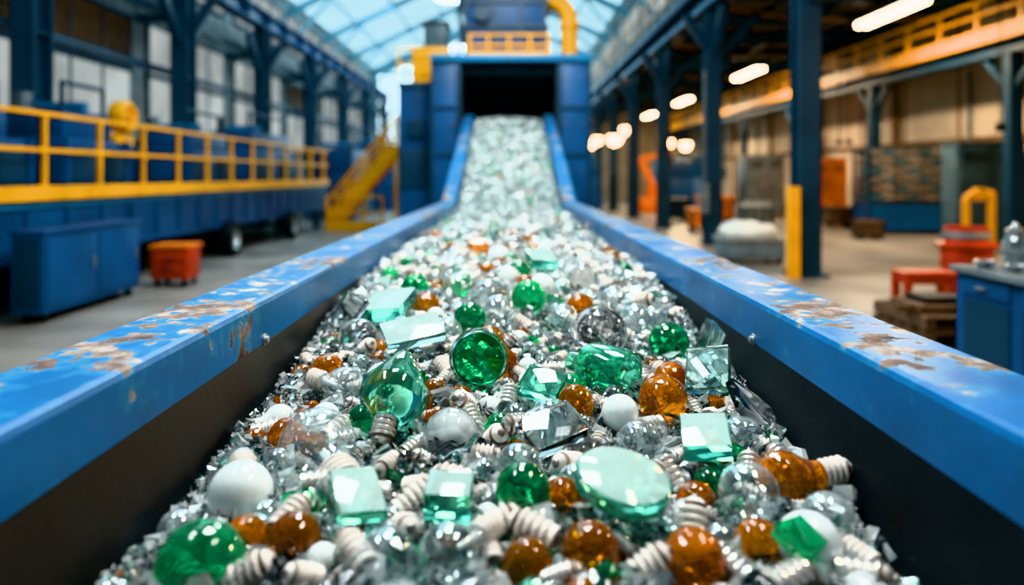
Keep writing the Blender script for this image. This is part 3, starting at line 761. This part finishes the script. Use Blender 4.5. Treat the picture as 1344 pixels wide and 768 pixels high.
for x in np.linspace(-8.5, PX - .1, 5): g.box(x - .03, x + .03, y1 - .06, y1, DZ, DZ + 1.05, 'yellow')
for z in (.55, 1.05): g.box(-8.5, PX - .05, y1 - .06, y1, DZ + z - .03, DZ + z + .03, 'yellow')
g.done(plat)

def press(name, x0, x1, y0, y1, z0, h, wheel=False, style=0):
    g = Mesher(name)
    g.box(x0, x1, y0, y1, z0, z0 + h * .55, 'blue', .03)
    g.box(x0 + .1, x1 - .1, y0 + .15, y1 - .4, z0 + h * .55, z0 + h * .85, 'blue', .04)
    g.box(x1 - .005, x1 + .03, y0 + .15, y0 + (y1 - y0) * .45, z0 + .1, z0 + h * .45, 'navy', .01)
    g.box(x1 - .005, x1 + .03, y0 + (y1 - y0) * .55, y1 - .15, z0 + .1, z0 + h * .45, 'navy', .01)
    g.cyl((x0 + .3, y0 + .4, z0 + h * .85), (x0 + .3, y0 + .4, z0 + h * 1.05), .14, 'grey', 14)
    g.cyl((x0 + .3, y0 + .8, z0 + h * .9), (x1 - .1, y0 + .8, z0 + h * .9), .10, 'blue_lt', 14)
    g.tube([(x1 - .2, y0 + .3, z0 + h * .8), (x1 - .2, y0 + .3, z0 + h * 1.15), (x1 - .2, y1 - .5, z0 + h * 1.15), (x1 - .2, y1 - .5, z0 + h * .7)], .04, 'navy', 8)
    for yy in (y0 + .08, y1 - .08): g.box(x1, x1 + .05, yy - .05, yy + .05, z0, z0 + h * .55, 'blue')
    if style == 1: g.beam((x1 - .5, y0 + .1, z0 + h * 1.9), (x1 - .3, y1 - .3, z0 + h * .7), .2, .2, 'blue')
    if wheel:
        mt = Matrix.Translation((x1 - .05, y1 - .1, z0 + h * .85)) @ Euler((0, math.pi / 2, 0)).to_matrix().to_4x4()
        g.lathe([(0, -.15), (.26, -.15), (.30, -.1), (.30, .1), (.26, .15), (.2, .15), (.18, .08), (.08, .08), (.07, .16), (0, .16)], 'yellow', mt, 24)
        g.box(x1 - .3, x1 + .0, y1 - .4, y1 + .2, z0 + h * .5, z0 + h * .62, 'yellow', .02)
    g.done(plat if z0 > 1 else None)
press('hydraulic_press', -8.2, -7.1, 8.6, 11.0, DZ, 1.35, False, 1)
press('hydraulic_press', -8.2, -7.0, 11.6, 13.6, DZ, 1.5, True)
press('hydraulic_press', -8.3, -7.0, 16.2, 19.0, DZ, 1.45)
press('hydraulic_press', -8.3, -7.0, 20.2, 24.4, DZ, 1.7)

g = Mesher('steel_tool_cabinet')
x0, x1, y0, y1 = -6.0, -5.6, 8.9, 11.2
g.box(x0, x1, y0, y1, .12, 1.08, 'blue', .015); g.box(x0 - .02, x1 + .03, y0 - .03, y1 + .03, 1.08, 1.13, 'blue', .01)
for a, b in ((y0 + .05, (y0 + y1) / 2 - .02), ((y0 + y1) / 2 + .02, y1 - .05)):
    g.box(x1, x1 + .02, a, b, .2, 1.02, 'blue', .006); g.box(x1 + .02, x1 + .045, b - .12, b - .08, .55, .72, 'ltgrey', .004)
g.box(x0 + .05, x1 - .05, y0 - .02, y0, .2, 1.02, 'navy', .006)
for x in (x0 + .1, x1 - .1):
    for y in (y0 + .15, y1 - .15):
        mt = Matrix.Translation((x, y, .06)) @ Euler((0, math.pi / 2, 0)).to_matrix().to_4x4()
        g.lathe([(0, -.03), (.06, -.03), (.06, .03), (0, .03)], 'black', mt, 14); g.box(x - .04, x + .04, y - .03, y + .03, .09, .14, 'grey')
g.done()
g = Mesher('orange_toolbox_cart')
x, y = -5.45, 12.1
g.box(x - .3, x + .3, y - .25, y + .25, .12, .62, 'red', .03); g.box(x - .32, x + .32, y - .27, y + .27, .62, .68, 'orange', .01)
for z in (.24, .4): g.box(x - .27, x + .27, y - .27, y - .25, z, z + .13, 'red', .008); g.box(x - .08, x + .08, y - .30, y - .27, z + .06, z + .08, 'grey')
for dx in (-.22, .22):
    for dy in (-.18, .18):
        g.cyl((x + dx - .02, y + dy, .06), (x + dx + .02, y + dy, .06), .06, 'black', 12); g.box(x + dx - .015, x + dx + .015, y + dy - .02, y + dy + .02, .06, .13, 'grey')
g.done()

g = Mesher('yellow_access_stairs')
sx0, sx1, sz = -5.9, -3.7, 2.75; ya, yb = 24.2, 25.2
for y in (ya, yb): g.beam((sx0, y, .12), (sx1, y, sz), .07, .42, 'yellow')
for i in range(13):
    t = (i + .5) / 13; x = sx0 + (sx1 - sx0) * t; g.box(x - .13, x + .13, ya, yb, sz * t - .02, sz * t + .03, 'yellow')
for y in (ya, yb):
    g.cyl((sx0, y, 1.05), (sx1, y, sz + 1.0), .045, 'yellow', 8); g.cyl((sx0, y, .55), (sx1, y, sz + .5), .04, 'yellow', 8)
    for i in range(5): t = i / 4; x = sx0 + (sx1 - sx0) * t; g.cyl((x, y, sz * t), (x, y, sz * t + 1.0), .045, 'yellow', 8)
    g.cyl((sx1, y, sz + 1), (sx1 + 1.2, y, sz + 1), .035, 'yellow', 8); g.cyl((sx1 + 1.2, y, 0), (sx1 + 1.2, y, sz + 1), .05, 'yellow', 8)
    g.cyl((sx1, y, 0), (sx1, y, sz), .06, 'yellow', 8)
g.box(sx1 - .05, sx1 + 1.25, ya - .05, yb + .05, sz - .12, sz, 'yellow')
for x in (-5.9, -5.3, -4.7, -4.1): g.cyl((x, ya - .3, 0), (x, ya - .3, 1.1), .04, 'yellow', 8)
for z in (.55, 1.1): g.cyl((-5.9, ya - .3, z), (-4.1, ya - .3, z), .04, 'yellow', 8)
g.box(-5.9, -3.9, ya - .34, ya - .26, .0, .3, 'yellow')
g.done()

press('baler_machine', -8.2, -6.3, 30, 34, 0, 3.4)
press('baler_machine', -8.2, -6.0, 38, 42, 0, 4.0, True)

# ------------------------------------------------------------------ right side objects
g = Mesher('workbench')
x0, x1, y0, y1 = 4.05, 5.0, 4.3, 6.75
g.box(x0 - .04, x1 + .04, y0, y1, .93, .99, 'grey', .01)
g.box(x0 + .02, x1, y0 + .05, y1 - .05, .12, .93, 'blue')
for x in (x0 + .01, x1 - .1):
    for y in (y0 + .05, y1 - .15): g.box(x, x + .1, y, y + .1, 0, .93, 'blue')
for a in (y0 + .17, y0 + .93, y0 + 1.69):
    g.box(x0, x0 + .02, a, a + .6, .76, .90, 'blue', .004); g.box(x0 - .03, x0, a + .28, a + .4, .82, .84, 'ltgrey')
    g.box(x0 + .005, x0 + .02, a, a + .6, .2, .72, 'navy', .004)
g.box(x0 + .2, x1 - .2, y1 - .05, y1 - .03, .2, .7, 'navy', .004)
g.done()
g = Mesher('glass_jar')
mt = Matrix.Translation((4.40, 6.42, .99))
g.lathe([(0, .0), (.09, .0), (.10, .02), (.10, .22), (.07, .28), (.06, .30)], 'thin', mt, 24)
g.lathe([(.07, .29), (.075, .30), (.075, .34), (.03, .36), (.015, .40), (0, .41)], 'ltgrey', mt, 20); g.lathe([(0, .01), (.085, .01), (.088, .16), (0, .17)], 'grey', mt, 20)
g.done()
for (x, y) in ((4.18, 6.5), (4.24, 6.2)):
    g = Mesher('metal_bowl'); g.lathe([(0, 0), (.04, 0), (.08, .035), (.09, .06), (.085, .06), (.05, .02), (0, .012)], 'ltgrey', Matrix.Translation((x, y, .99)), 20); g.done()

g = Mesher('red_oil_drum')
mt = Matrix.Translation((6.5, 10.5, 0))
g.lathe([(0, .0), (.31, .0), (.33, .02), (.33, .3), (.35, .32), (.33, .34), (.33, .62), (.35, .64), (.33, .66), (.33, .76), (.34, .78)], 'red', mt, 32)
g.lathe([(.34, .78), (.40, .80), (.40, .84), (.28, .87), (.28, 1.06), (.27, 1.07), (.25, .95), (0, .93)], 'red', mt, 32)
g.lathe([(.285, .90), (.30, .91), (.30, 1.0), (.285, 1.01)], 'ltgrey', mt, 32)
g.done()
g = Mesher('red_step_stool')
x, y = 5.4, 9.6
g.box(x - .35, x + .35, y - .2, y + .2, .50, .56, 'red', .02)
for dx in (-.3, .3):
    for dy in (-.15, .15): g.box(x + dx - .045, x + dx + .045, y + dy - .04, y + dy + .04, 0, .50, 'red', .01)
g.box(x - .32, x + .32, y - .18, y - .13, .18, .24, 'red'); g.box(x - .32, x + .32, y - .16, y + .16, .40, .50, 'red', .02)
g.done()
g = Mesher('scrap_pallet_stack')
x0, y0 = 4.0, 7.15
for l in range(3):
    z = l * .15
    for i in range(5): g.box(x0 + .02 * l, x0 + 1.15, y0 + i * .22, y0 + i * .22 + .15, z + .10, z + .125, 'wood')
    for xx in (x0 + .03, x0 + .53, x0 + 1.03): g.box(xx, xx + .1, y0, y0 + 1.03, z, z + .10, 'wood')
g.box(x0 + .1, x0 + .9, y0 + .2, y0 + .8, .43, .50, 'brown', .01); g.box(x0 + .2, x0 + .7, y0 + .3, y0 + .7, .50, .56, 'dark', .01)
g.beam((x0 - .1, y0 + .3, .46), (x0 + 1.2, y0 + .5, .46), .06, .05, 'brown')
g.done()

def cabinet(name, x0, x1, y0, y1, h, mat, legs=.1):
    g = Mesher(name)
    g.box(x0, x1, y0, y1, legs, h, mat, .03); g.box(x0 - .03, x1 + .03, y0 - .03, y1 + .03, h, h + .05, mat, .01)
    xm = (x0 + x1) / 2
    for a, b in ((x0 + .06, xm - .02), (xm + .02, x1 - .06)):
        g.box(a, b, y0 - .03, y0, legs + .08, h - .08, mat, .01); g.box(b - .1, b - .06, y0 - .06, y0 - .03, h * .5, h * .5 + .2, 'ltgrey')
        for k_ in range(4): g.box(a + .1, b - .1, y0 - .04, y0 - .03, h - .25 - k_ * .07, h - .22 - k_ * .07, 'dark')
    g.box(x0 - .03, x0, y0 + .06, y1 - .06, legs + .08, h - .08, mat, .01)
    for x in (x0 + .05, x1 - .15):
        for y in (y0 + .05, y1 - .15): g.box(x, x + .1, y, y + .1, 0, legs, 'dark')
    g.done()
cabinet('grey_electrical_cabinet', 11.45, 13.15, 18.8, 19.6, 2.6, 'dgrey')
cabinet('grey_electrical_cabinet', 9.9, 11.5, 30.8, 32.0, 2.6, 'grey')
cabinet('orange_storage_locker', 11.6, 12.8, 28.0, 28.9, 2.4, 'orange')
cabinet('blue_storage_locker', 8.6, 9.4, 33.0, 34.5, 1.6, 'blue')
g = Mesher('yellow_pipe_stand')
pts = [(10.7, 17.3, 0), (10.7, 17.3, 1.15)] + [(10.7 + .2 - .2 * math.cos(t), 17.3, 1.15 + .2 * math.sin(t)) for t in np.linspace(.2, math.pi / 2, 5)] + [(11.3, 17.3, 1.35), (11.3, 17.3, .0)]
g.tube(pts, .09, 'yellow', 12); g.box(10.55, 11.45, 17.1, 17.5, 0, .05, 'grey'); g.box(10.9, 11.1, 17.2, 17.4, 1.2, 1.5, 'yellow', .02); g.done()
g = Mesher('crate_rack')
x0, x1, y0, y1 = 10.9, 13.2, 22.4, 23.5
for x in (x0, x1 - .08):
    for y in (y0, y1 - .08): g.box(x, x + .08, y, y + .08, 0, 2.6, 'navy')
g.box(x0 + .05, x1 - .05, y0 + .05, y1, .1, .95, 'blue', .02)
for i in range(6):
    z = 1.0 + i * .27; g.box(x0, x1, y0, y1, z, z + .03, 'dgrey')
    for j in range(6): a = x0 + .12 + j * .36; g.box(a, a + .32, y0 - .02, y1 - .1, z + .04, z + .21, 'crate' if (i + j) % 3 else 'dgrey', .01)
g.box(x0, x1, y0, y1, 2.6, 2.64, 'dgrey')
g.done()
g = Mesher('sack_on_steel_bin')
x, y = 5.0, 15.4
g.box(x - .6, x + .6, y - .45, y + .45, .08, .5, 'grey', .03); g.box(x - .64, x + .64, y - .49, y + .49, .46, .53, 'ltgrey', .01)
for dx in (-.5, .5):
    for dy in (-.35, .35): g.box(x + dx - .06, x + dx + .06, y + dy - .06, y + dy + .06, 0, .1, 'dark')
v, f = sphere_t(28, 16); v = v * np.array([.62, .42, .22])
v = np.array([(a * (1 + .12 * noise.noise(Vector((a * 3, b * 3, c)))), b, c * (1 + .5 * noise.noise(Vector((a * 4, b * 4, c * 2))))) for a, b, c in v])
v[:, 2] = np.maximum(v[:, 2], -.1)
g.add(v, f, 'white', Matrix.Translation((x, y, .63)), True); g.done()
for (nm, x, y, s, mt) in (('wooden_crate', 11.6, 26.0, .8, 'wood'), ('wooden_crate', 10.1, 20.8, .6, 'wood'), ('steel_bin', 8.3, 25.0, .9, 'grey'), ('steel_bin', 6.6, 29.5, 1.0, 'navy'), ('steel_bin', 9.2, 27.5, .9, 'grey'), ('orange_bin', 6.4, 24.5, .8, 'orange'), ('orange_bin', 8.2, 29.5, 1.1, 'orange')):
    g = Mesher(nm)
    g.box(x - s * .55, x + s * .55, y - s * .5, y + s * .5, .1, s * .8, mt, .02); g.box(x - s * .6, x + s * .6, y - s * .55, y + s * .55, s * .8, s * .88, mt, .01)
    for j in range(4): g.box(x - s * .5 + j * s * .3, x - s * .42 + j * s * .3, y - s * .53, y - s * .5, .1, s * .8, 'dark')
    for dx in (-.4, .4): g.box(x + dx * s - .05, x + dx * s + .05, y - s * .4, y + s * .4, 0, .1, 'dark')
    g.done()
g = Mesher('robot_arm_station')
x, y = 7.0, 36
g.box(x - .7, x + .7, y - .6, y + .6, 0, .7, 'orange', .03); g.cyl((x, y, .7), (x, y, 1.3), .35, 'orange', 18)
g.beam((x, y, 1.3), (x - .6, y, 2.6), .3, .3, 'orange'); g.beam((x - .6, y, 2.6), (x + .9, y, 2.9), .24, .24, 'orange'); g.cyl((x + .9, y, 2.9), (x + .9, y, 2.3), .1, 'dark')
g.done()
press('shredder_machine', 8.0, 10.2, 38, 42, 0, 3.0, True)
press('shredder_machine', 2.6, 4.2, 34, 38, 0, 3.0)
g = Mesher('hoist_chain')
for (x, y) in ((11.3, 17.0), (11.4, 24.8), (11.3, 25.3)):
    g.cyl((x, y, 3.0), (x, y, 6.73), .02, 'dark', 6); g.box(x - .08, x + .08, y - .08, y + .08, 2.8, 3.0, 'dark', .01)
g.done(mezo)

# ------------------------------------------------------------------ lamps
for i, y in enumerate([7.6, 19.2, 30.6, 42, 52]):
    g = Mesher('ceiling_tube_lamp')
    x, z = 9.9, CZ + 4.2
    g.box(x - .25, x + .25, y - 1.6, y + 1.6, z + .05, z + .14, 'grey', .01)
    g.cyl((x - .11, y - 1.5, z), (x - .11, y + 1.5, z), .09, 'tube', 12); g.cyl((x + .11, y - 1.5, z), (x + .11, y + 1.5, z), .09, 'tube', 12)
    for dy in (-1.2, 1.2): g.cyl((x, y + dy, z + .1), (x, y + dy, 6.6), .015, 'dark', 6)
    g.done()
for (x, y, z) in ((4.4, 37, CZ + 1.9), (3.6, 33, CZ + 1.55), (4.0, 28, CZ + 1.5), (4.6, 44, CZ + 2.3), (6.8, 46, CZ + 2.4), (7.2, 33.5, CZ + 1.6), (8.6, 36, CZ + 1.6), (6.3, 40, CZ + 2.6)):
    g = Mesher('pendant_work_lamp')
    g.lathe([(0, .2), (.08, .2), (.12, .12), (.34, -.02), (.32, -.02), (.1, .1)], 'dark', Matrix.Translation((x, y, z)), 20)
    v, f = sphere_t(16, 10); g.add(v * .26, f, 'warmlamp', Matrix.Translation((x, y, z - .12)), True)
    g.cyl((x, y, z + .2), (x, y, 6.73 if x > 5 else roofpt(x) - .02), .015, 'dark', 6); g.done(mezo if x > 5 else ceil_o)
for (x, y) in ((-2.9, 35.6), (-3.1, 49.0)):
    g = Mesher('high_bay_lamp')
    z = CZ + 8.6
    g.lathe([(0, .3), (.2, .3), (.3, .1), (.75, -.1), (.72, -.12), (.3, .05)], 'grey', Matrix.Translation((x, y, z)), 24)
    g.lathe([(0, -.10), (.66, -.10), (.66, -.14), (0, -.16)], 'coollamp', Matrix.Translation((x, y, z)), 24)
    g.cyl((x, y, z + .3), (x, y, roofpt(x) - .02), .02, 'dark', 6); g.done(ceil_o)

def area(name, loc, rot, sx, sy, power, col):
    l = bpy.data.lights.new(name, 'AREA'); l.shape = 'RECTANGLE'; l.size = sx; l.size_y = sy; l.energy = power; l.color = col
    o = bpy.data.objects.new(name, l); o.location = loc; o.rotation_euler = rot; scene.collection.objects.link(o); return o
area('added_conveyor_key', (-.2, 4.0, 6.0), (-.25, 0, 0), 1.1, 1.8, 420, (.94, .99, 1.0))  # added key lights, unseen overhead, for crisp highlights on the glass
area('added_conveyor_key', (1.9, 2.0, 5.2), (0, .3, 0), .4, 1.6, 110, (1.0, .93, .84))
area('added_conveyor_key', (-2.1, 2.4, 5.2), (0, -.3, 0), .4, 1.6, 110, (.88, .96, 1.0))
area('added_conveyor_key', (0, 11.0, 7.4), (.15, 0, 0), 1.6, 3.0, 850, (.92, .99, 1.0))  # added to brighten the incline, no visible fixture
for y in (7.6, 19.2, 30.6, 42): area('tube_lamp_light', (9.9, y, CZ + 4.05), (0, 0, 0), .5, 3, 580, (1.0, .76, .50))
area('skylight_light', (-4.5, 14, 10.6), (0, .2, 0), 4, 14, 550, (.60, .86, 1.0))
area('skylight_light', (-4.5, 36, 10.6), (0, .2, 0), 5, 18, 1200, (.55, .85, 1.0))

w = bpy.data.worlds.new('World'); scene.world = w; w.use_nodes = True
bg = w.node_tree.nodes['Background']; bg.inputs[0].default_value = (.42, .64, .78, 1); bg.inputs[1].default_value = .25

# ------------------------------------------------------------------ camera
cam = bpy.data.cameras.new('camera'); co = bpy.data.objects.new('camera', cam); scene.collection.objects.link(co); scene.camera = co
co.location = (0, 0, CZ); co.rotation_euler = (math.pi / 2, 0, 0)
cam.sensor_width = 36; cam.lens = 36 * 970 / 1344
cam.shift_x = 4 / 1344; cam.shift_y = -(384 - 230) / 1344
cam.clip_start = .02; cam.clip_end = 300
cam.dof.use_dof = True; cam.dof.focus_distance = 1.95; cam.dof.aperture_fstop = 1.05
try:
    scene.view_settings.view_transform = 'Khronos PBR Neutral'
    scene.view_settings.exposure = 0.32; scene.view_settings.gamma = 0.94
except Exception as ex: print(ex)
